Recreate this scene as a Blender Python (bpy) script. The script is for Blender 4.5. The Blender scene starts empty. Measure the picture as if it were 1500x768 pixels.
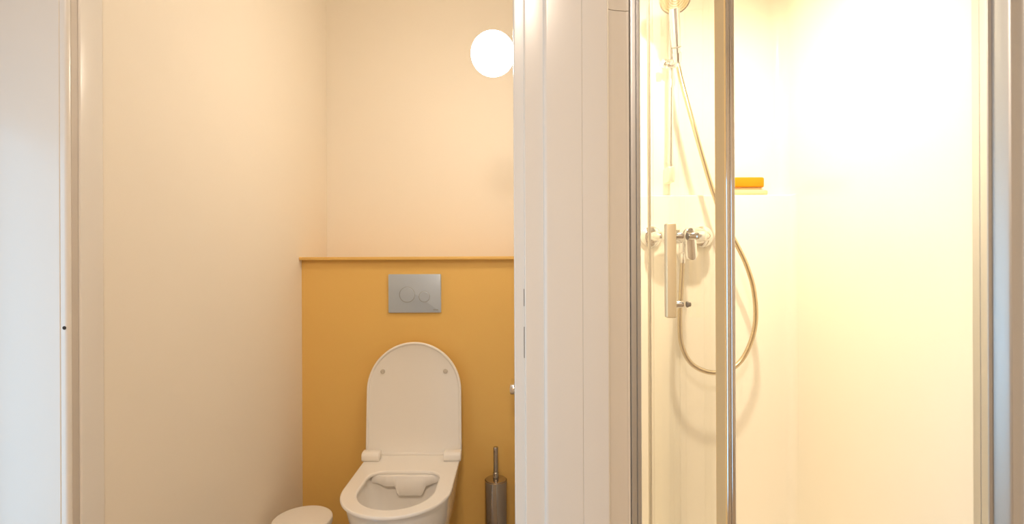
import bpy, bmesh, math, random
from mathutils import Vector, Matrix
random.seed(7)
S = bpy.context.scene
COL = S.collection
PI = math.pi

# ------------------------------------------------------------------ camera
cam = bpy.data.cameras.new('camera'); cam.sensor_fit = 'HORIZONTAL'
cam.sensor_width = 36.0; cam.lens = 18.0; cam.clip_start = 0.02
camo = bpy.data.objects.new('camera', cam); COL.objects.link(camo)
camo.location = (0, 0, 1.17); camo.rotation_euler = (PI/2, 0.0043, 0)
S.camera = camo

# ------------------------------------------------------------------ world, light, exposure
W = bpy.data.worlds.new('sky'); S.world = W; W.use_nodes = True
bg = W.node_tree.nodes['Background']
bg.inputs[0].default_value = (0.72, 0.85, 1.0, 1); bg.inputs[1].default_value = 1.2
S.view_settings.view_transform = 'Standard'; S.view_settings.look = 'None'
S.view_settings.exposure = 0.0; S.view_settings.gamma = 1.0
S.view_settings.use_curve_mapping = False
S.cycles.use_denoising = True
S.cycles.max_bounces = 14; S.cycles.diffuse_bounces = 7; S.cycles.glossy_bounces = 6
S.cycles.transparent_max_bounces = 12
S.cycles.sample_clamp_indirect = 6.0

DAY_W, HALL_W, SHOWER_W, GLOBE_E = 9.5, 27.0, 49.0, 46.0
WARM = (1.0, 0.87, 0.71)
SPOTC = (1.0, 0.84, 0.585)
HALLC = (1.0, 0.81, 0.645)

def area(name, loc, rot, sx, sy, power, color, shape='RECTANGLE'):
    l = bpy.data.lights.new(name, 'AREA'); l.shape = shape; l.size = sx; l.size_y = sy
    l.energy = power; l.color = color
    o = bpy.data.objects.new(name, l); o.location = loc; o.rotation_euler = rot; COL.objects.link(o)
    return o
# daylight coming in through the hall window behind the camera
area('window_daylight', (-1.37, 0.22, 0.83), (0, -PI/2, 0), 1.40, 1.0, DAY_W, (0.22, 0.62, 1.0))

# ------------------------------------------------------------------ materials
def mat(name, color, rough=0.5, metal=0.0, spec=0.5, coat=0.0, bump=0.0, bscale=60.0, var=0.0, vscale=3.0,
        stretch=None, emit=None, rvar=0.0):
    m = bpy.data.materials.new(name); m.use_nodes = True
    nt = m.node_tree; b = nt.nodes['Principled BSDF']; N, L = nt.nodes, nt.links
    b.inputs['Base Color'].default_value = (*color, 1)
    b.inputs['Roughness'].default_value = rough; b.inputs['Metallic'].default_value = metal
    b.inputs['Specular IOR Level'].default_value = spec
    b.inputs['Coat Weight'].default_value = coat; b.inputs['Coat Roughness'].default_value = 0.06
    tc = N.new('ShaderNodeTexCoord'); mp = N.new('ShaderNodeMapping'); L.new(tc.outputs['Object'], mp.inputs[0])
    if stretch: mp.inputs['Scale'].default_value = stretch
    if bump:
        t = N.new('ShaderNodeTexNoise'); t.inputs['Scale'].default_value = bscale; t.inputs['Detail'].default_value = 4
        L.new(mp.outputs[0], t.inputs['Vector'])
        bp = N.new('ShaderNodeBump'); bp.inputs['Strength'].default_value = bump; bp.inputs['Distance'].default_value = 0.001
        L.new(t.outputs['Fac'], bp.inputs['Height']); L.new(bp.outputs[0], b.inputs['Normal'])
    if var or rvar:
        t2 = N.new('ShaderNodeTexNoise'); t2.inputs['Scale'].default_value = vscale; t2.inputs['Detail'].default_value = 3
        L.new(mp.outputs[0], t2.inputs['Vector'])
        if var:
            mx = N.new('ShaderNodeMix'); mx.data_type = 'RGBA'
            mx.inputs[6].default_value = (*[c*(1-var) for c in color], 1)
            mx.inputs[7].default_value = (*[min(1, c*(1+var)) for c in color], 1)
            L.new(t2.outputs['Fac'], mx.inputs[0]); L.new(mx.outputs[2], b.inputs['Base Color'])
        if rvar:
            mr = N.new('ShaderNodeMapRange'); mr.inputs[3].default_value = rough*(1-rvar); mr.inputs[4].default_value = rough*(1+rvar)
            L.new(t2.outputs['Fac'], mr.inputs[0]); L.new(mr.outputs[0], b.inputs['Roughness'])
    if emit:
        b.inputs['Emission Color'].default_value = (*emit[0], 1); b.inputs['Emission Strength'].default_value = emit[1]
    return m

M = dict(
    cream=mat('cream_wall_paint', (0.86, 0.80, 0.70), 0.62, spec=0.3, bump=0.12, bscale=180, var=0.015),
    gloss=mat('white_gloss_paint', (0.80, 0.775, 0.74), 0.22, var=0.01),
    hall=mat('hall_beige_paint', (0.58, 0.53, 0.46), 0.6, spec=0.3, bump=0.12, bscale=180, var=0.015),
    ceil=mat('ceiling_paint', (0.86, 0.84, 0.80), 0.8, spec=0.2, bump=0.1, bscale=150),
    floor=mat('warm_floor_vinyl', (0.40, 0.31, 0.21), 0.45, bump=0.1, bscale=90, var=0.08, vscale=12),
    ochre=mat('ochre_paint', (0.76, 0.485, 0.145), 0.5, spec=0.35, bump=0.1, bscale=160, var=0.02),
    acrylic=mat('white_shower_acrylic', (0.92, 0.885, 0.81), 0.16, spec=0.5, var=0.01),
    ceramic=mat('white_ceramic', (0.86, 0.83, 0.79), 0.07, spec=0.5, coat=0.3, var=0.01),
    seat=mat('white_seat_plastic', (0.86, 0.83, 0.785), 0.22, spec=0.5, var=0.01),
    plastic=mat('white_bin_plastic', (0.84, 0.80, 0.74), 0.38, spec=0.4, var=0.01),
    rubber=mat('grey_rubber', (0.52, 0.48, 0.42), 0.6, bump=0.1, bscale=300),
    chrome=mat('polished_chrome', (0.86, 0.86, 0.87), 0.06, 1.0, rvar=0.3),
    warmchrome=mat('brushed_stainless', (0.46, 0.41, 0.36), 0.12, 1.0, rvar=0.2, vscale=40, stretch=(30, 30, 1)),
    alu=mat('satin_aluminium', (0.80, 0.81, 0.83), 0.24, 1.0, rvar=0.15, vscale=30, stretch=(30, 30, 0.3)),
    framealu=mat('matt_aluminium', (0.64, 0.65, 0.67), 0.42, 0.9, rvar=0.1, vscale=30, stretch=(30, 30, 0.3)),
    plate=mat('satin_silver_plastic', (0.45, 0.52, 0.62), 0.34, 0.35, rvar=0.1, vscale=20),
    bar=mat('satin_champagne_metal', (0.98, 0.84, 0.56), 0.38, 0.4, rvar=0.1),
    halltan=mat('hall_tan_paint', (0.82, 0.70, 0.54), 0.6, spec=0.3, bump=0.12, bscale=180, var=0.015),
    bright=mat('bright_satin_metal', (0.88, 0.82, 0.68), 0.3, 0.35, rvar=0.1),
    rebategrey=mat('grey_rebate', (0.58, 0.53, 0.48), 0.5, bump=0.05),
    dark=mat('dark_gap', (0.03, 0.022, 0.016), 0.8, bump=0.05),
    groove=mat('grey_groove', (0.25, 0.23, 0.21), 0.6, bump=0.05),
    seal=mat('clear_grey_seal', (0.72, 0.66, 0.55), 0.4, bump=0.05),
    hose=mat('chrome_hose', (0.66, 0.56, 0.40), 0.25, 1.0, bump=0.05, bscale=200),
    water=mat('toilet_water', (0.72, 0.68, 0.60), 0.03, spec=0.6, bump=0.02, bscale=20),
    orange=mat('orange_soap', (0.80, 0.27, 0.002), 0.55, spec=0.3, bump=0.3, bscale=60, var=0.04, vscale=40),
    dish=mat('cream_soap_dish', (0.72, 0.60, 0.36), 0.3, var=0.02),
    spray=mat('spray_face_rubber', (0.42, 0.33, 0.17), 0.4, 0.2, bump=0.05),
    wood=mat('pale_wood', (0.5, 0.36, 0.22), 0.4, bump=0.1, var=0.1),
    globe=mat('lit_opal_glass', (0.9, 0.88, 0.84), 0.3, emit=(WARM, GLOBE_E), var=0.005),
    lampdisc=mat('lit_lamp_disc', (0.9, 0.88, 0.84), 0.4, emit=(WARM, 12), var=0.005),
)
def glass_mat(name, tint, ior):
    m = bpy.data.materials.new(name); m.use_nodes = True
    nt = m.node_tree; N, L = nt.nodes, nt.links
    N.remove(N['Principled BSDF'])
    lw = N.new('ShaderNodeLayerWeight'); lw.inputs['Blend'].default_value = 0.5
    pw = N.new('ShaderNodeMath'); pw.operation = 'POWER'; pw.inputs[1].default_value = 5.0
    L.new(lw.outputs['Facing'], pw.inputs[0])
    fr = N.new('ShaderNodeMapRange'); fr.inputs[3].default_value = ior; fr.inputs[4].default_value = 0.75
    L.new(pw.outputs[0], fr.inputs[0])
    tr = N.new('ShaderNodeBsdfTransparent'); tr.inputs[0].default_value = (*tint, 1)
    gl = N.new('ShaderNodeBsdfGlossy'); gl.inputs['Roughness'].default_value = 0.01
    mx = N.new('ShaderNodeMixShader')
    L.new(fr.outputs[0], mx.inputs[0]); L.new(tr.outputs[0], mx.inputs[1]); L.new(gl.outputs[0], mx.inputs[2])
    L.new(mx.outputs[0], N['Material Output'].inputs[0])
    return m
def translucent_mat(name, c):
    m = bpy.data.materials.new(name); m.use_nodes = True
    nt = m.node_tree; N, L = nt.nodes, nt.links; b = N['Principled BSDF']
    b.inputs['Base Color'].default_value = (*c, 1); b.inputs['Roughness'].default_value = 0.35
    t = N.new('ShaderNodeBsdfTranslucent'); t.inputs[0].default_value = (*c, 1)
    mx = N.new('ShaderNodeMixShader'); mx.inputs[0].default_value = 0.5
    L.new(b.outputs[0], mx.inputs[1]); L.new(t.outputs[0], mx.inputs[2]); L.new(mx.outputs[0], N['Material Output'].inputs[0])
    return m
M['strip'] = translucent_mat('yellowed_seal_strip', (1.0, 0.83, 0.50))
M['glass'] = glass_mat('clear_glass', (0.985, 0.985, 0.97), 0.03)

# ------------------------------------------------------------------ helpers
def obj(name, bm, m, parent=None, smooth=True, angle=35):
    bmesh.ops.recalc_face_normals(bm, faces=bm.faces)
    me = bpy.data.meshes.new(name); bm.to_mesh(me); bm.free()
    me.materials.append(M[m] if isinstance(m, str) else m)
    if smooth:
        for p in me.polygons: p.use_smooth = True
        try: me.set_sharp_from_angle(angle=math.radians(angle))
        except Exception: pass
    o = bpy.data.objects.new(name, me); COL.objects.link(o)
    if parent is not None:
        o.parent = parent
        o.matrix_parent_inverse = Matrix.Translation(-parent.location)
    return o
def thing(name, label, cat, loc, group=None):
    o = bpy.data.objects.new(name, None); COL.objects.link(o); o.location = loc
    o.empty_display_size = 0.05
    o['label'] = label; o['category'] = cat
    if group: o['group'] = group
    return o
def tag(o, label, cat): o['label'] = label; o['category'] = cat; return o
def struct(name, bm, m, label=None, **k):
    o = obj(name, bm, m, **k); o['kind'] = 'structure'
    if label: o['label'] = label; o['category'] = 'wall' if 'wall' in name else 'trim'
    return o
def lab(o, s): o['label'] = s; return o

def box(x0, x1, y0, y1, z0, z1, bev=0.0, seg=3, bm=None):
    b = bmesh.new()
    v = [b.verts.new((x, y, z)) for x in (x0, x1) for y in (y0, y1) for z in (z0, z1)]
    for f in ((0,1,3,2),(4,6,7,5),(0,4,5,1),(2,3,7,6),(0,2,6,4),(1,5,7,3)): b.faces.new([v[i] for i in f])
    bmesh.ops.recalc_face_normals(b, faces=b.faces)
    if bev: bmesh.ops.bevel(b, geom=list(b.edges), offset=bev, segments=seg, profile=0.5, affect='EDGES')
    if bm is None: return b
    me = bpy.data.meshes.new('t'); b.to_mesh(me); b.free(); bm.from_mesh(me); bpy.data.meshes.remove(me); return bm
def frame_of(d):
    d = Vector(d).normalized(); u = d.orthogonal().normalized(); return d, u, d.cross(u)
def lathe(prof, origin=(0,0,0), axis=(0,0,1), n=48, bm=None, cap=True):
    """prof: list of (radius, distance along axis)"""
    bm = bm or bmesh.new(); d, u, w = frame_of(axis); o = Vector(origin); rings = []
    for r, h in prof:
        if r < 1e-6: rings.append([bm.verts.new(o + d*h)])
        else: rings.append([bm.verts.new(o + d*h + (u*math.cos(2*PI*k/n) + w*math.sin(2*PI*k/n))*r) for k in range(n)])
    for a, b in zip(rings, rings[1:]):
        for k in range(n):
            j = (k+1) % n
            if len(a) == 1 and len(b) == 1: continue
            if len(a) == 1: bm.faces.new((a[0], b[k], b[j]))
            elif len(b) == 1: bm.faces.new((a[k], a[j], b[0]))
            else: bm.faces.new((a[k], a[j], b[j], b[k]))
    if cap:
        for r in (rings[0], rings[-1]):
            if len(r) > 2: bm.faces.new(r)
    return bm
def cyl(p0, p1, r, n=32, bev=0.0, bm=None):
    p0, p1 = Vector(p0), Vector(p1); L = (p1-p0).length
    e = min(bev, r*0.9, L*0.45)
    prof = [(r, 0), (r, L)] if not e else [(r-e, 0), (r-e*0.3, e*0.3), (r, e), (r, L-e), (r-e*0.3, L-e*0.3), (r-e, L)]
    return lathe(prof, p0, p1-p0, n, bm)
def spline(pts, sub=8):
    P = [Vector(p) for p in pts]; out = []
    for i in range(len(P)-1):
        p0 = P[max(0, i-1)]; p1 = P[i]; p2 = P[i+1]; p3 = P[min(len(P)-1, i+2)]
        for k in range(sub):
            t = k/sub
            out.append(0.5*((2*p1) + (p2-p0)*t + (2*p0-5*p1+4*p2-p3)*t*t + (3*p1-p0-3*p2+p3)*t**3))
    out.append(P[-1]); return out
def tube(pts, r, n=14, bm=None):
    bm = bm or bmesh.new(); rings = []; prev = None
    for i, p in enumerate(pts):
        d = (pts[min(i+1, len(pts)-1)] - pts[max(i-1, 0)]).normalized()
        u = d.orthogonal().normalized() if prev is None else (prev - d*prev.dot(d)).normalized()
        prev = u; w = d.cross(u); rr = r(i) if callable(r) else r
        rings.append([bm.verts.new(p + (u*math.cos(2*PI*k/n) + w*math.sin(2*PI*k/n))*rr) for k in range(n)])
    for a, b in zip(rings, rings[1:]):
        for k in range(n): bm.faces.new((a[k], a[(k+1) % n], b[(k+1) % n], b[k]))
    bm.faces.new(rings[0]); bm.faces.new(rings[-1]); return bm
def prism(poly, z0, z1):
    """poly in xy, extruded in z"""
    bm = bmesh.new()
    a = [bm.verts.new((x, y, z0)) for x, y in poly]; b = [bm.verts.new((x, y, z1)) for x, y in poly]
    n = len(poly)
    for k in range(n): bm.faces.new((a[k], a[(k+1) % n], b[(k+1) % n], b[k]))
    bm.faces.new(a); bm.faces.new(b); return bm
def loft(rings, cap0=False, cap1=False, closed=True, bm=None):
    bm = bm or bmesh.new(); R = [[bm.verts.new(p) for p in r] for r in rings]; n = len(R[0])
    for a, b in zip(R, R[1:]):
        for k in range(n if closed else n-1): bm.faces.new((a[k], a[(k+1) % n], b[(k+1) % n], b[k]))
    if cap0: bm.faces.new(R[0])
    if cap1: bm.faces.new(R[-1])
    return bm
def rounded_rect(x0, x1, y0, y1, r, n=10):
    out = []
    for cx, cy, a in ((x1-r, y1-r, 0), (x0+r, y1-r, 90), (x0+r, y0+r, 180), (x1-r, y0+r, 270)):
        for k in range(n+1):
            t = math.radians(a + 90*k/n); out.append((cx + r*math.cos(t), cy + r*math.sin(t)))
    return out

# ------------------------------------------------------------------ setting
H = 2.5
struct('floor', box(-1.75, 1.75, -2.05, 2.45, -0.08, 0.0), 'floor')
struct('ceiling', box(-1.75, 1.75, -2.05, 2.45, H, H+0.08), 'ceil')
# toilet room
struct('wall_left', box(-0.96, -0.834, 1.045, 2.45, 0, H), 'cream')
struct('wall_back', box(-0.96, 0.23, 2.31, 2.45, 0, H), 'cream')
struct('wall_partition', box(0.05, 0.218, 1.05, 2.31, 0, H), 'cream')
# front wall of the hall, around the two openings
struct('wall_front_left', box(-1.36, -0.965, 0.975, 1.05, 0, H), 'hall')
struct('wall_front_right', box(1.075, 1.75, 0.975, 1.05, 0, H), 'hall')
struct('wall_front_top', box(0.2185, 1.075, 0.975, 1.05, 2.16, H), 'hall')
struct('wall_hall_right', box(1.75, 1.85, -2.12, 1.05, 0, H), 'halltan')
struct('wall_hall_back', box(-1.36, 1.75, -2.12, -2.05, 0, H), 'halltan')
bm = box(-1.36, -1.30, -2.05, -0.33, 0, H); box(-1.36, -1.30, 0.77, 0.975, 0, H, bm=bm)
box(-1.36, -1.30, -0.33, 0.77, 0, 0.08, bm=bm); box(-1.36, -1.30, -0.33, 0.77, 1.58, H, bm=bm)
struct('wall_hall_left', bm, 'hall')
bm = box(-1.35, -1.295, -0.33, -0.27, 0.08, 1.58); box(-1.35, -1.295, 0.71, 0.77, 0.08, 1.58, bm=bm)
box(-1.35, -1.295, -0.27, 0.71, 0.08, 0.14, bm=bm); box(-1.35, -1.295, -0.27, 0.71, 1.52, 1.58, bm=bm)
win = struct('window_1', bm, 'gloss')
obj('pane', box(-1.332, -1.326, -0.27, 0.71, 0.14, 1.52), 'glass', win)

# left door frame of the toilet: casing, rebate with screw hole, stop
def sec(poly, z0=0.0, z1=2.49): return prism(poly, z0, z1)
def fillet(p, r, a0, a1, n=5):
    return [(p[0] + r*math.cos(math.radians(a0+(a1-a0)*k/n)), p[1] + r*math.sin(math.radians(a0+(a1-a0)*k/n))) for k in range(n+1)]
# casing board beside it, then the frame face with a rounded edge, recessed groove and stop
struct('trim_9', prism([(-0.975, 0.9745)] + fillet((-0.975+0.002, 0.962+0.002), 0.002, 180, 270) + fillet((-0.8495-0.0015, 0.962+0.0015), 0.0015, 270, 360) + [(-0.8495, 0.9745)], 0, 2.49), 'gloss')
poly = [(-0.8494, 0.9632)] + fillet((-0.8360-0.0065, 0.9632+0.0065), 0.0065, 270, 360) + [(-0.8360, 0.9870)] \
     + fillet((-0.8315-0.0025, 0.9870+0.0025), 0.0025, 270, 360) + fillet((-0.8315-0.003, 1.044-0.003), 0.003, 0, 90) + [(-0.96, 1.044), (-0.96, 0.9750), (-0.8494, 0.9750)]
t1 = struct('trim_1', sec(poly), 'gloss')
hole = lathe([(0.0036, 0.0002), (0.0034, -0.0003), (0.0, -0.0003)], (-0.8428, 0.9632, 1.0495), (0, 1, 0), 24, cap=False)
lab(obj('screw_hole', hole, 'dark', t1), 'small dark screw hole in the white door frame')
lab(obj('rebate_strip', box(-0.8364, -0.8350, 0.9715, 0.9866, 0.0, 2.455, 0.0004, 1), 'rebategrey', t1), 'greyish strip in the frame rebate')  # thin grey strip, darker than the frame, along the groove
# top piece of the frame
struct('trim_2', box(-0.8313, 0.0038, 0.987, 1.044, 2.46, 2.499, 0.002), 'gloss')
# right door frame (stop + rebate) and stepped casing of the pillar
poly = [(0.218, 1.044), (0.050, 1.044)] + fillet((0.004+0.003, 1.044-0.003), 0.003, 90, 180) + fillet((0.004+0.003, 0.987+0.003), 0.003, 180, 270) \
     + [(0.0237, 0.987)] + fillet((0.0237+0.003, 0.962+0.003), 0.003, 180, 270) + [(0.0595, 0.962)] + fillet((0.0595+0.008, 0.952+0.008), 0.008, 190, 270, 8) \
     + [(0.1308, 0.952), (0.1315, 0.9535), (0.1322, 0.952)] + fillet((0.1815-0.004, 0.952+0.004), 0.004, 270, 360, 6) + [(0.1815, 0.995), (0.218, 0.995)]
t3 = struct('trim_3', sec(poly), 'gloss')
for z0, z1 in ((1.085, 1.118), (0.985, 1.045)):
    obj('strike_slot', box(0.0222, 0.0239, 0.9862, 0.9868, z0, z1), 'groove', t3)

# glossy flange panel between pillar and shower frame
poly = [(0.1825, 0.9945)] + fillet((0.188, 0.990), 0.005, 180, 270) + [(0.1965, 0.9885), (0.206, 0.9905), (0.2225, 0.993), (0.2225, 0.994), (0.2235, 0.994), (0.2235, 0.9925), (0.228, 0.992), (0.2285, 1.03), (0.1825, 1.03)]
struct('trim_4', sec(poly, 0, 1.655), 'gloss')
struct('trim_5', sec([(x, y-0.0008) for x, y in poly], 1.656, 2.155), 'gloss')
# shower frame profiles in aluminium
poly = fillet((0.2295+0.004, 0.992+0.004), 0.004, 180, 270) + [(0.2405, 0.992)] + [(0.2415, 0.9945), (0.2425, 0.992)] + fillet((0.2505-0.003, 0.992+0.003), 0.003, 270, 360) + [(0.2505, 1.04), (0.2295, 1.04)]
struct('trim_6', sec(poly, 0, 2.155), 'framealu')
poly = [(0.930, 1.034), (0.930, 1.0185), (0.9315, 1.0178), (0.9315, 1.0168), (0.930, 1.016)] + fillet((0.930+0.003, 1.0+0.003), 0.003, 180, 270) \
     + [(0.9362, 0.9998), (0.9375, 1.0025), (0.9398, 1.0025), (0.9408, 1.0000), (0.9445, 0.9935), (0.9485, 0.9872), (0.9520, 0.9822), (0.9545, 0.9792), (0.9562, 0.9785), (0.9570, 0.9800), (0.9570, 0.9850), (0.9700, 1.006), (0.9745, 1.012), (0.9745, 1.034)]
struct('trim_7', sec(poly, 0, 2.155), 'framealu')
poly = [(0.9755, 1.034), (0.9755, 1.012), (0.982, 1.006)] + fillet((0.986+0.006, 0.985+0.006), 0.006, 180, 270) + [(1.0, 0.985), (1.001, 0.9875), (1.002, 0.985), (1.075, 0.985), (1.075, 1.05), (0.9755, 1.05)]
struct('trim_8', sec(poly, 0, 2.155), 'gloss')

# one-piece white shower lining: left wall, back wall, right wall with coved corners
XL, XR, YB, YF = 0.232, 0.935, 1.76, 1.036
def u_path(off=0.0, r=0.045):
    p = [(XL-off, YF)]
    p += [(XL-off + (r+off) - (r+off)*math.cos(math.radians(a)), YB-r + (r+off)*math.sin(math.radians(a))) for a in range(0, 91, 10)]
    p += [(XR+off - (r+off) + (r+off)*math.sin(math.radians(a)), YB-r + (r+off)*math.cos(math.radians(a))) for a in range(0, 91, 10)]
    p += [(XR+off, YF)]
    return p
inn, out = u_path(), u_path(0.012)
struct('wall_shower', prism(inn + out[::-1], 0.0, 2.232), 'acrylic')
struct('ceiling_shower', box(XL, XR+0.012, 1.0505, 1.772, 2.233, 2.25), 'acrylic')
bm = prism(u_path(-0.0005)[0:1] + [(x, y) for x, y in u_path(-0.0005)[1:]], 0.0005, 0.07)
struct('floor_shower', bm, 'acrylic')
# projecting lower wall with its ledge
bm = bmesh.new()
pl = []
yf, rr = 1.705, 0.030
base = [(XL+0.0003, YB+0.005), (XL+0.0003, yf)] + [(XR-0.0003-rr + rr*math.sin(math.radians(a)), yf-rr + rr*math.cos(math.radians(a))) for a in range(0, 91, 10)] + [(XR+0.006, yf-rr), (XR+0.006, YB+0.005)]
def inset(p, d): return [(x, y + (d if y < YB else 0)) for x, y in p]
rings = [[(x, y, 0.0) for x, y in base], [(x, y, 1.385) for x, y in base]]
for k in range(1, 6):
    a = math.radians(18*k); d = 0.006*(1-math.cos(a))
    rings.append([(x, y, 1.385 + 0.006*math.sin(a)) for x, y in inset(base, d)])
ledge = loft(rings, cap1=True, closed=True)
o = struct('trim_10', ledge, 'acrylic')

# ------------------------------------------------------------------ boxed-in cistern
bx = thing('cistern_boxing', 'ochre painted boxing behind the toilet, topped by a thin ochre shelf', 'boxing', (-0.392, 2.17, 0))
obj('front_panel', box(-0.8339, 0.0499, 2.03, 2.309, 0.0, 1.1805), 'ochre', bx)
obj('shelf', box(-0.8339, 0.0499, 2.003, 2.3095, 1.1806, 1.1925, 0.0015, 2), 'ochre', bx)

# flush plate
fp = thing('flush_plate', 'silver rectangular flush plate with two round buttons on the ochre boxing', 'flush plate', (-0.385, 2.03, 1.0475))
def xz(poly, y0, y1, ch=0.0015):
    """rounded plate in xz plane, front at y0"""
    cx = sum(p[0] for p in poly)/len(poly); cz = sum(p[1] for p in poly)/len(poly)
    hw = max(abs(p[0]-cx) for p in poly); hh = max(abs(p[1]-cz) for p in poly)
    def sc(d): return [(cx+(x-cx)*(1-d/hw), cz+(z-cz)*(1-d/hh)) for x, z in poly]
    R = [[(x, y1, z) for x, z in poly], [(x, y0+ch, z) for x, z in poly], [(x, y0+ch*0.3, z) for x, z in sc(ch*0.3)], [(x, y0, z) for x, z in sc(ch)]]
    return loft(R, cap0=True, cap1=True)
obj('plate', xz(rounded_rect(-0.4885, -0.281, 0.9715, 1.1235, 0.003, 4), 2.020, 2.0299), 'plate', fp)
for name, x, z, r, lb in (('large_button', -0.4143, 1.0428, 0.0295, 'large round flush button'), ('small_button', -0.3464, 1.0345, 0.0205, 'small round flush button')):
    b = obj(name, lathe([(r, 0.003), (r, -0.0008), (r-0.0006, -0.0012), (r-0.003, -0.0012), (0, -0.0012)], (x, 2.020, z), (0, 1, 0), 48, cap=False), 'plate', fp)
    lab(b, lb)
    obj('ring', lathe([(r+0.0013, 0.001), (r+0.0013, -0.0006), (r+0.0002, -0.0006), (r+0.0002, 0.001)], (x, 2.020, z), (0, 1, 0), 48, cap=False), 'groove', b)
bm = bmesh.new()
for k, wdt in enumerate((0.0026, 0.0018, 0.0026, 0.002, 0.0026, 0.0016)):
    x = -0.3105 + k*0.0033; box(x, x+wdt, 2.0195, 2.0202, 0.9815, 0.9842, bm=bm)
lab(obj('maker_mark', bm, 'groove', fp), 'tiny grey illegible maker mark')

# ------------------------------------------------------------------ toilet
TX = -0.377
def d_shape(hw, yf, yr, rcorn=0.0, ell=1.0):
    """dense outline, front (low y) elliptic, rear straight at yr with optional rounded corners"""
    cy = yf + hw*ell; out = []
    for k in range(61):
        a = PI + PI*k/60; out.append((hw*math.cos(a), cy + hw*ell*math.sin(a)))
    r = max(rcorn, 0.004)
    for k in range(13):
        a = PI/2*k/12; out.append((hw-r + r*math.cos(a), yr-r + r*math.sin(a)))
    for k in range(13):
        a = PI/2 + PI/2*k/12; out.append((-hw+r + r*math.cos(a), yr-r + r*math.sin(a)))
    return out
NA = 120
def radial(poly, cy):
    res = []; n = len(poly)
    for k in range(NA):
        a = 2*PI*k/NA; dx, dy = math.cos(a), math.sin(a); best = 0
        for i in range(n):
            x1, y1 = poly[i]; x2, y2 = poly[(i+1) % n]; y1 -= cy; y2 -= cy
            den = dx*(y2-y1) - dy*(x2-x1)
            if abs(den) < 1e-12: continue
            t = (x1*(y2-y1) - y1*(x2-x1))/den; s = (x1*dy - y1*dx)/den
            if t > 0 and -1e-6 <= s <= 1+1e-6: best = max(best, t)
        res.append(best)
    return res
def ring_pts(rad, cy, z, inset=0.0, f=None):
    return [(TX + (r-inset)*math.cos(2*PI*k/NA), cy + (r-inset)*math.sin(2*PI*k/NA), z) for k, r in enumerate(rad)]
CY = 1.665
seat_out = radial(d_shape(0.178, 1.484, 1.990, 0.006, 1.06), CY)
seat_in = radial(d_shape(0.124, 1.531, 1.812, 0.055, 1.1), CY)
bowl_rim = radial(d_shape(0.172, 1.494, 2.03, 0.004, 1.06), CY)
bowl_in = radial(d_shape(0.134, 1.523, 1.828, 0.062, 1.1), CY)

tl = thing('toilet', 'white wall-hung toilet with its lid up in front of the ochre boxing', 'toilet', (TX, 1.75, 0))
def low(hw, yf, z): return ring_pts(radial(d_shape(hw, yf, 2.0285, 0.004, 1.1), CY + 0.1), CY + 0.1, z)
def mixr(a, b, t): return [tuple(p*(1-t)+q*t for p, q in zip(u, v)) for u, v in zip(a, b)]
outer = [low(0.105, 1.80, 0.085), low(0.112, 1.755, 0.10), low(0.130, 1.68, 0.16), low(0.150, 1.60, 0.24), low(0.162, 1.535, 0.33)]
rimo = low(0.166, 1.505, 0.398)
rings = outer + [rimo, [(x, y, 0.4100) for x, y, z in rimo]]
rings += [[(TX+(x-TX)*0.985, CY+(y-CY)*0.985, 0.4140) if y < 1.99 else (x, y, 0.4140) for x, y, z in rimo]]
# interior rings continue (same angular order, own centre)
def inner_ring(s, z, dy=0.0): return [(TX + r*s*math.cos(2*PI*k/NA), CY + dy + r*s*math.sin(2*PI*k/NA), z) for k, r in enumerate(bowl_in)]
rings += [inner_ring(1.02, 0.4140), inner_ring(1.0, 0.4100), inner_ring(0.985, 0.385), inner_ring(0.95, 0.35), inner_ring(0.86, 0.30, 0.006),
          inner_ring(0.70, 0.255, 0.014), inner_ring(0.50, 0.225, 0.025), inner_ring(0.34, 0.20, 0.03), inner_ring(0.22, 0.17, 0.035)]
obj('bowl', loft(rings, cap0=True, cap1=True), 'ceramic', tl, angle=60)
obj('water', loft([inner_ring(0.49, 0.2262, 0.0255)], cap0=True), 'water', tl)
# rear flush guard of the rimless bowl with its central tab
bm = bmesh.new()
f0, b0 = [], []
for k in range(61):
    x = -0.118 + 0.236*k/60; ax = abs(x)
    yr = 1.826 if ax < 0.070 else 1.826 - 0.062 + math.sqrt(max(0, 0.062**2 - (ax-0.070)**2))
    t = abs(x-0.016)
    zl = 0.352 if t < 0.041 else (0.352 + (t-0.041)/0.014*0.031 if t < 0.055 else 0.383 + max(0, ax-0.075)*0.3)
    zl = min(zl, 0.404)
    tk = 0.029 if ax < 0.07 else 0.029*(1-(ax-0.07)/0.06)
    e = 0.004 if t < 0.05 else 0
    col = [(TX+x, yr-0.001, 0.4195), (TX+x, yr-tk+0.002, 0.4195), (TX+x, yr-tk, 0.4170), (TX+x, yr-tk-e, zl+0.003),
           (TX+x, yr-tk+0.002-e, zl), (TX+x, yr-tk+0.009, zl), (TX+x, yr-tk+0.009, 0.405)]
    f0.append(col)
obj('flush_guard', loft(f0, closed=True, cap0=True, cap1=True), 'ceramic', tl, angle=50)
# seat ring
ZS = 0.431
prof_o = [(0.004, ZS-0.0105), (0.0008, ZS-0.0095), (0.0, ZS-0.006), (0.0008, ZS-0.0018), (0.0030, ZS), (0.006, ZS)]
prof_i = [(-0.008, ZS), (-0.0045, ZS), (-0.0012, ZS-0.0018), (0.0, ZS-0.006), (-0.001, ZS-0.0105)]
rings = [ring_pts(seat_out, CY, z, i) for i, z in prof_o] + [ring_pts(seat_in, CY, z, i) for i, z in prof_i]
rings.append(rings[0])
obj('seat', loft(rings), 'seat', tl, angle=50)
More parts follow.
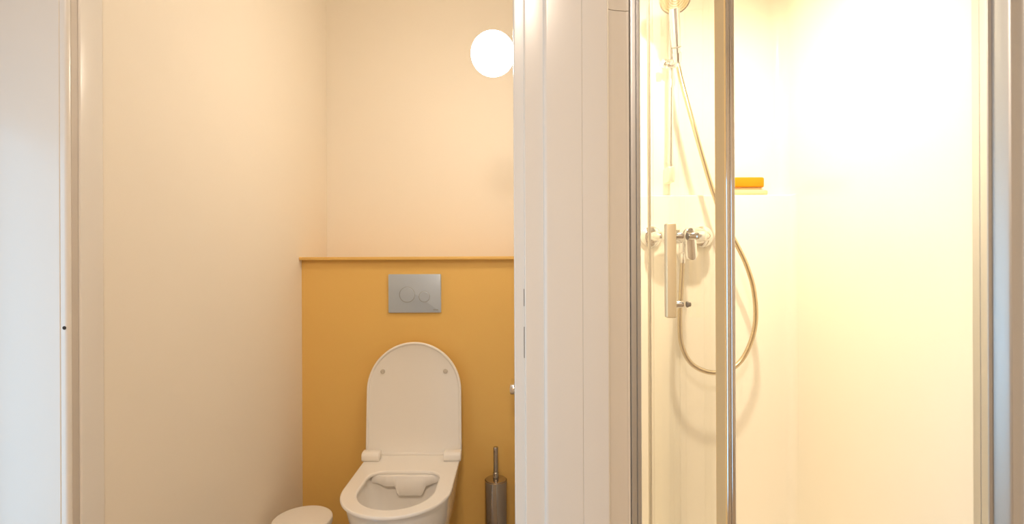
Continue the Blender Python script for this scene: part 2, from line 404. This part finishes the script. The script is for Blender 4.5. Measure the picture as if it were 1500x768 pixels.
# lid, standing up and leaning back
ld_hw, ld_len = 0.1845, 0.4325
def lid_outline(ins):
    hw = ld_hw-ins; pts = []
    for k in range(41):
        a = PI*k/40; pts.append((hw*math.cos(a), ld_len - ld_hw + (ld_hw-ins)*math.sin(a)))
    left = [(-hw, ld_len-ld_hw - (ld_len-ld_hw-ins)*t) for t in (0.25, 0.5, 0.75, 1.0)]
    right = [(hw, (ld_len-ld_hw)*(1-t)*(1) + ins*t) for t in (1.0, 0.75, 0.5, 0.25)]
    return pts + left + right
lean = math.atan2(0.020, 0.4247)
def lidp(u, v, wv):   # u across, v up the lid, wv thickness towards the room
    return (TX - 0.003 + u*(1-0.02*v/0.4), 1.965 + v*math.sin(lean) - wv*math.cos(lean), 0.4295 + v*math.cos(lean) + wv*math.sin(lean))
def lr(ins, wv): return [lidp(u, v, wv) for u, v in lid_outline(ins)]
rings = [lr(0.006, -0.012), lr(0.001, -0.008), lr(0.0, 0.002), lr(0.0012, 0.005), lr(0.003, 0.006), lr(0.0075, 0.006), lr(0.009, 0.0045), lr(0.0105, 0.001), lr(0.0125, 0.0)]
lid = obj('lid', loft(rings, cap0=True, cap1=True), 'seat', tl, angle=50)
for sx in (-1, 1):
    c = Vector(lidp(sx*0.1225, 0.320, 0.0)); nrm = Vector(lidp(0, 0, 1)) - Vector(lidp(0, 0, 0))
    obj('bumper', lathe([(0.0085, -0.001), (0.0085, 0.004), (0.0075, 0.0055), (0.004, 0.006), (0, 0.006)], c, nrm, 24, cap=False), 'rubber', lid)
    # hinge blocks: rounded bars across the seat
    x0, x1 = (TX-0.184, TX-0.120) if sx < 0 else (TX+0.120, TX+0.184)
    prf = rounded_rect(1.893, 1.940, ZS-0.002, ZS+0.034, 0.015, 8)
    R = [[(x, y + (0.001 if e else 0), z) for y, z in prf] for x, e in ((x0, 0), (x1, 0))]
    cyy, czz = 1.92, ZS+0.016
    ends = lambda x, s: [(x, cyy+(y-cyy)*s, czz+(z-czz)*s) for y, z in prf]
    R = [ends(x0, 0.90), ends(x0+0.001, 0.97), ends(x0+0.003, 1.0), ends(x1-0.003, 1.0), ends(x1-0.001, 0.97), ends(x1, 0.90)]
    obj('hinge', loft(R, cap0=True, cap1=True), 'seat', tl, angle=40)

# ------------------------------------------------------------------ toilet brush
BX, BY = -0.0655, 1.965
tb = thing('toilet_brush', 'brushed steel toilet brush in its tall cylinder right of the toilet', 'toilet brush', (BX, BY, 0))
obj('holder', lathe([(0.040, 0.0), (0.0425, 0.002), (0.0435, 0.005), (0.0435, 0.332), (0.043, 0.3345), (0.041, 0.3355), (0.0405, 0.334), (0.0405, 0.325)], (BX, BY, 0), n=56), 'warmchrome', tb)
obj('lid', lathe([(0.0400, 0.328), (0.0402, 0.3345), (0.0395, 0.3375), (0.037, 0.3385), (0.012, 0.3395), (0.0115, 0.3395)], (BX, BY, 0), n=56), 'warmchrome', tb)
obj('handle', lathe([(0.0115, 0.338), (0.0115, 0.362), (0.0108, 0.363), (0.0095, 0.364), (0.0095, 0.4575), (0.0088, 0.460), (0.007, 0.461)], (BX, BY, 0), n=32), 'warmchrome', tb)
# ------------------------------------------------------------------ bin
PXB, PYB = -0.700, 1.70
wb = thing('waste_bin', 'small white round bin with a flat lid, left of the toilet by the wall', 'bin', (PXB, PYB, 0))
obj('body', lathe([(0.085, 0), (0.088, 0.003), (0.0925, 0.295), (0.0925, 0.300), (0.089, 0.300)], (PXB, PYB, 0), n=64), 'plastic', wb)
obj('lid', lathe([(0.0915, 0.3005), (0.0950, 0.3010), (0.0955, 0.303), (0.0955, 0.316), (0.0948, 0.3185), (0.0925, 0.3205), (0.085, 0.3213), (0, 0.3225)], (PXB, PYB, 0), n=64, cap=False), 'plastic', wb)
obj('pedal', box(PXB-0.025, PXB+0.025, PYB-0.125, PYB-0.088, 0.012, 0.020, 0.003), 'chrome', wb)

# ------------------------------------------------------------------ paper holder on the right wall
ph = thing('paper_holder', 'chrome toilet paper holder peeping out beside the white door frame', 'paper holder', (0.05, 1.85, 0.711))
obj('wall_plate', cyl((0.0499, 1.85, 0.711), (0.042, 1.85, 0.711), 0.026, 40, 0.002), 'chrome', ph)
obj('arm', lathe([(0.010, 0.0), (0.010, 0.034)], (0.042, 1.85, 0.711), (-1, 0, 0), 32), 'chrome', ph)
obj('end_cap', lathe([(0.010, 0.032), (0.017, 0.034), (0.0205, 0.037), (0.0205, 0.046), (0.0195, 0.050), (0.016, 0.0525), (0.0, 0.0535)], (0.042, 1.85, 0.711), (-1, 0, 0), 40), 'chrome', ph)
obj('roll_bar', tube(spline([(-0.003, 1.855, 0.711), (-0.001, 1.90, 0.711), (0.0, 1.99, 0.711)], 4), 0.007, 16), 'chrome', ph)

# ------------------------------------------------------------------ globe lamp on the toilet's right wall
GC = Vector((-0.0552, 1.55, 1.8006))
gl = thing('globe_lamp', 'lit round white globe lamp on the toilet room wall', 'lamp', (0.05, 1.55, 1.8))
obj('globe', lathe([(0.066*math.sin(PI*k/28), -0.066*math.cos(PI*k/28)) for k in range(0, 28)] + [(0.012, 0.0655)], GC, (1, 0, 0), 48, cap=False), 'globe', gl)
obj('base', lathe([(0.030, 0.062), (0.034, 0.066), (0.042, 0.090), (0.045, 0.105)], GC, (1, 0, 0), 40), 'plastic', gl)

# ------------------------------------------------------------------ shower lamp and hall lamp (real fittings that light the rooms)
def spot_fit(name, label, x, y, z, r, power, cone):
    t = thing(name, label, 'lamp', (x, y, z))
    obj('bezel', lathe([(r+0.014, 0.0), (r+0.014, -0.004), (r+0.004, -0.008), (r, -0.006), (r, -0.001)], (x, y, z), n=40), 'chrome', t)
    obj('diffuser', lathe([(r, -0.002), (r*0.98, -0.004), (0, -0.0045)], (x, y, z), n=40, cap=False), 'lampdisc', t)
    l = bpy.data.lights.new(name+'_light', 'AREA'); l.shape = 'DISK'; l.size = r*2; l.energy = power; l.color = HALLC
    o = bpy.data.objects.new(name+'_light', l); o.location = (x, y, z-0.012); COL.objects.link(o)
    return t
SP = Vector((0.52, 1.10, 2.12)); AIM = (Vector((0.46, 1.70, 0.9)) - SP).normalized()
st = thing('shower_spotlight', 'small chrome spotlight above the shower entrance', 'lamp', SP)
obj('canopy', cyl((SP.x, 1.10, 2.2325), (SP.x, 1.10, 2.218), 0.04, 32, 0.003), 'chrome', st)
obj('stem', cyl((SP.x, 1.10, 2.219), SP - AIM*0.03, 0.007, 16), 'chrome', st)
obj('lamp_head', lathe([(0.012, -0.05), (0.028, -0.045), (0.034, 0.0), (0.036, 0.008), (0.033, 0.008), (0.031, 0.0)], SP, AIM, 32, cap=False), 'chrome', st)
obj('diffuser', lathe([(0.031, 0.0), (0.0, 0.001)], SP, AIM, 32, cap=False), 'lampdisc', st)
l = bpy.data.lights.new('spotlight_beam', 'SPOT'); l.energy = SHOWER_W; l.color = SPOTC; l.shadow_soft_size = 0.028
l.spot_size = math.radians(150); l.spot_blend = 1.0
o = bpy.data.objects.new('spotlight_beam', l); o.location = SP + AIM*0.04; COL.objects.link(o)
o.rotation_euler = AIM.to_track_quat('-Z', 'Y').to_euler()
spot_fit('hall_downlight', 'round downlight in the hall ceiling', -0.12, -0.6, 2.4995, 0.18, HALL_W, 1)

# ------------------------------------------------------------------ shower: rail, hand shower, hose
sr = thing('shower_rail', 'slim vertical chrome shower rail with slider on the shower back wall', 'shower rail', (0.533, 1.76, 1.46))
obj('rail', cyl((0.5318, 1.715, 1.448), (0.538, 1.715, 2.13), 0.0085, 24, 0.002), 'chrome', sr)
for z, x in ((1.4604, 0.5318), (2.115, 0.538)):
    bm = box(x-0.011, x+0.011, 1.700, 1.7599, z-0.026, z+0.026, 0.004); obj('bracket', bm, 'bright', sr)
sl = obj('slider', cyl((0.5195, 1.712, 1.829), (0.551, 1.712, 1.829), 0.0155, 28, 0.003), 'chrome', sr)
bm = cyl((0.5275, 1.705, 1.829), (0.542, 1.686, 1.834), 0.009, 20)
obj('holder_cup', lathe([(0.0112, -0.016), (0.0128, -0.015), (0.0152, 0.012), (0.0138, 0.013), (0.0112, -0.016)], (0.5412, 1.668, 1.836), (-0.18, -0.40, 1), 28, bm=bm, cap=False), 'chrome', sl)
kn = obj('knob', lathe([(0.008, 0), (0.0085, 0.006), (0.0145, 0.008), (0.0148, 0.016), (0.0135, 0.019), (0, 0.0200)], (0.5200, 1.705, 1.829), (-1, -0.25, 0), 28, cap=False), 'chrome', sl)

hs = thing('hand_shower', 'chrome hand shower with round head resting in the rail slider', 'hand shower', (0.5412, 1.668, 1.83))
A = Vector((0.5418, 1.670, 1.826)); B = Vector((0.5140, 1.612, 1.966)); D = (B-A); Ld = D.length
obj('handle', lathe([(0.0085, 0.0), (0.0095, 0.003), (0.0125, 0.034), (0.0128, 0.038), (0.0142, 0.042), (0.0155, 0.09), (0.0165, 0.13), (0.0175, Ld)], A, D, 32), 'chrome', hs)
obj('collar', lathe([(0.0128, 0.0375), (0.0148, 0.0385), (0.0150, 0.0405), (0.0140, 0.0418)], A, D, 32), 'groove', hs)
HC = Vector((0.5113, 1.598, 1.994)); HN = Vector((-0.10, -0.80, -0.58)).normalized()
hd = obj('head', lathe([(0.0, -0.026), (0.020, -0.024), (0.042, -0.012), (0.0495, -0.003), (0.0500, 0.003), (0.0485, 0.006), (0.046, 0.006)], HC, HN, 56, cap=False), 'chrome', hs)
prf = [(0.046, 0.005)]
for k in range(6): r = 0.0435-0.0068*k; prf += [(r+0.0022, 0.006), (r, 0.0075), (r-0.0022, 0.006)]
obj('spray_face', lathe(prf + [(0, 0.006)], HC, HN, 56, cap=False), 'spray', hd)

hp = [(0.5451, 1.632, 1.1915), (0.5387, 1.63, 1.0894), (0.5315, 1.625, 0.9814), (0.5356, 1.62, 0.9063), (0.5628, 1.615, 0.8489), (0.6125, 1.61, 0.8217), (0.6726, 1.61, 0.8235),
      (0.72, 1.61, 0.8578), (0.7524, 1.61, 0.922), (0.7656, 1.61, 0.9928), (0.7595, 1.61, 1.0787), (0.7384, 1.61, 1.1539), (0.7087, 1.615, 1.2229), (0.6702, 1.62, 1.301),
      (0.6401, 1.625, 1.3861), (0.6078, 1.63, 1.5021), (0.5796, 1.635, 1.6122), (0.5573, 1.648, 1.7138), (0.5463, 1.663, 1.7833), (0.5422, 1.6705, 1.8230)]
ho = thing('shower_hose', 'long looping metal shower hose from mixer to hand shower', 'hose', (0.5451, 1.632, 1.19))
pts = spline(hp, 40)
obj('hose', tube(pts, lambda i: 0.0074 + 0.0005*math.cos(i*PI), 12), 'hose', ho, angle=80)
obj('connector', cyl((0.5451, 1.632, 1.1920), (0.5442, 1.632, 1.163), 0.0085, 20, 0.0015), 'chrome', ho)
obj('connector', cyl((0.5421, 1.6708, 1.8235), (0.5440, 1.667, 1.800), 0.0080, 20, 0.0015), 'chrome', ho)

# mixer on the projecting wall
mx = thing('shower_mixer', 'chrome single lever bar shower mixer on the shower wall behind the glass', 'tap', (0.547, 1.705, 1.25))
MZ, MY = 1.2510, 1.638
obj('body', lathe([(0.0, -0.072), (0.016, -0.070), (0.0235, -0.062), (0.0255, -0.050), (0.0260, 0.0), (0.0255, 0.050), (0.0235, 0.064), (0.016, 0.071), (0, 0.073)], (0.5465, MY, MZ), (1, 0, 0), 40, cap=False), 'chrome', mx)
for x in (0.4623, 0.6313):
    obj('rose', lathe([(0.0360, 0.0), (0.0365, 0.003), (0.0345, 0.012), (0.026, 0.018), (0.0165, 0.019)], (x, 1.7049, MZ), (0, -1, 0), 40), 'chrome', mx)
    s = -1 if x < 0.5 else 1
    obj('connector', tube(spline([(x, 1.688, MZ), (x, 1.660, MZ), (x-s*0.006, 1.643, MZ), (x-s*0.022, MY, MZ)], 6), 0.0155, 24), 'chrome', mx)
obj('outlet', lathe([(0.0125, 0.0), (0.0125, 0.030), (0.010, 0.033), (0.010, 0.036)], (0.5455, 1.633, 1.2285), (0, 0, -1), 28), 'chrome', mx)
obj('cartridge_cap', lathe([(0.0235, 0.0), (0.0235, 0.058), (0.022, 0.064), (0.0, 0.067)], (0.5465, MY, MZ), (0, -1, 0), 40, cap=False), 'chrome', mx)
lev = []
def lev_ring(y, s, tip=0.0):
    out = []
    for k in range(25): a = PI*k/24; out.append((0.5462 + 0.0160*s*math.cos(a), y, 1.2570 + 0.0160*s*math.sin(a)))
    for k in range(25): a = PI + PI*k/24; out.append((0.5462 + 0.0160*s*math.cos(a), y - tip, 1.1880 + 0.0160*s*math.sin(a)))
    return out
obj('lever', loft([lev_ring(1.574, 0.85), lev_ring(1.572, 1.0), lev_ring(1.563, 1.0, 0.012), lev_ring(1.560, 0.90, 0.012), lev_ring(1.559, 0.75, 0.012)], cap0=True, cap1=True), 'chrome', mx)

# soap dish and soap on the ledge
def slab(pts, z0, z1, c, bulge=0.0):
    def sc(s): return [(c[0]+(x-c[0])*s, c[1]+(y-c[1])*s) for x, y in pts]
    h = z1-z0
    return loft([[(x, y, z0) for x, y in sc(0.90)], [(x, y, z0+h*0.12) for x, y in sc(0.97)], [(x, y, z0+h*0.35) for x, y in sc(1.0)],
                 [(x, y, z0+h*0.7) for x, y in sc(0.99)], [(x, y, z0+h*0.92) for x, y in sc(0.955)], [(x, y, z1) for x, y in sc(0.90)]], cap0=True, cap1=True)
dish = thing('soap_dish', 'low cream soap dish on the white shower ledge', 'soap dish', (0.79, 1.732, 1.3911))
def slab2(x0, x1, y0, y1, r, z0, z1, ins=0.004):
    R = []
    for d, z in ((ins, z0), (ins*0.3, z0+0.002), (0, z0+0.005), (0, z1-0.004), (ins*0.4, z1-0.0015), (ins, z1)):
        R.append([(x, y, z) for x, y in rounded_rect(x0+d, x1-d, y0+d, y1-d, r-d*0.5, 8)])
    return loft(R, cap0=True, cap1=True)
obj('dish', slab2(0.700, 0.863, 1.7105, 1.757, 0.020, 1.3912, 1.4085), 'dish', dish)
obj('rib', slab2(0.722, 0.842, 1.722, 1.728, 0.0029, 1.4080, 1.4180, 0.001), 'dish', dish)
obj('rib', slab2(0.722, 0.842, 1.740, 1.746, 0.0029, 1.4080, 1.4180, 0.001), 'dish', dish)
bm = slab2(0.712, 0.8477, 1.7125, 1.7545, 0.010, 1.4182, 1.4500, 0.002)
for v in bm.verts:
    v.co.z += 0.0012*math.sin(v.co.x*70) - 0.018*max(0, v.co.x-0.80)*0.8
tag(obj('soap_bar', bm, 'orange'), 'orange-yellow block of soap lying on the cream soap dish', 'soap')

# ------------------------------------------------------------------ open glass shower door leaf
GX = 0.2800
sd = thing('shower_door', 'clear glass shower door leaf opened towards the viewer with chrome edge', 'shower door', (GX, 1.03, 0.12))
obj('glass_pane', box(GX-0.003, GX+0.003, 0.672, 1.036, 0.13, 2.0), 'glass', sd)
# chrome closing profile on the free edge: tan flat side, rounded fluted front
poly = [(GX-0.0050, 0.6880), (GX-0.0050, 0.6585)] + fillet((GX-0.0050+0.0026, 0.6585), 0.0026, 180, 360, 8)[1:] + [(GX+0.0006, 0.6592)] \
     + fillet((GX+0.0038, 0.6590), 0.0031, 180, 360, 8) + [(GX+0.0069, 0.6880), (GX+0.0031, 0.6880), (GX+0.0031, 0.6722), (GX-0.0031, 0.6722), (GX-0.0031, 0.6880)]
obj('edge_profile', prism(poly, 0.13, 2.0), 'chrome', sd, angle=25)
lab(obj('seal_strip', box(GX-0.0066, GX-0.0051, 0.6575, 0.6885, 0.13, 2.0), 'strip', sd), 'yellowish plastic seal strip along the chrome edge')
obj('hinge_profile', box(GX-0.0018, GX+0.0018, 1.0362, 1.050, 0.13, 2.0, 0.0005), 'seal', sd)
obj('hinge_arm', box(0.2506, GX-0.0019, 1.040, 1.046, 1.85, 1.93), 'alu', sd)
hdl = obj('handle', box(0.2487, 0.2652, 0.824, 0.838, 1.0785, 1.2315, 0.0025, 3), 'bar', sd)
lab(hdl, 'satin metal bar handle')
for z in (1.2108, 1.1000):
    obj('standoff', lathe([(0.0052, -0.0005), (0.0054, 0.0007), (0.0054, 0.0113), (0.0048, 0.0119)], (0.2652, 0.831, z), (1, 0, 0), 24), 'chrome', hdl)
obj('washer', lathe([(0.0045, 0.0), (0.0062, 0.001), (0.0062, 0.0022), (0.0048, 0.0030)], (0.2831, 0.831, 1.2108), (1, 0, 0), 24), 'groove', hdl)
lab(obj('inner_knob', lathe([(0.0050, 0.003), (0.0054, 0.004), (0.0054, 0.0145), (0.0066, 0.0160), (0.0066, 0.0185), (0.0060, 0.0195)], (0.2831, 0.831, 1.2108), (1, 0, 0), 24), 'chrome', hdl), 'chrome knob on the inner side of the glass')
obj('screw_cap', lathe([(0.0050, 0.0), (0.0050, 0.0025), (0.0036, 0.0030), (0.0036, 0.0060), (0.003, 0.0066)], (0.2831, 0.831, 1.1000), (1, 0, 0), 20), 'groove', hdl)
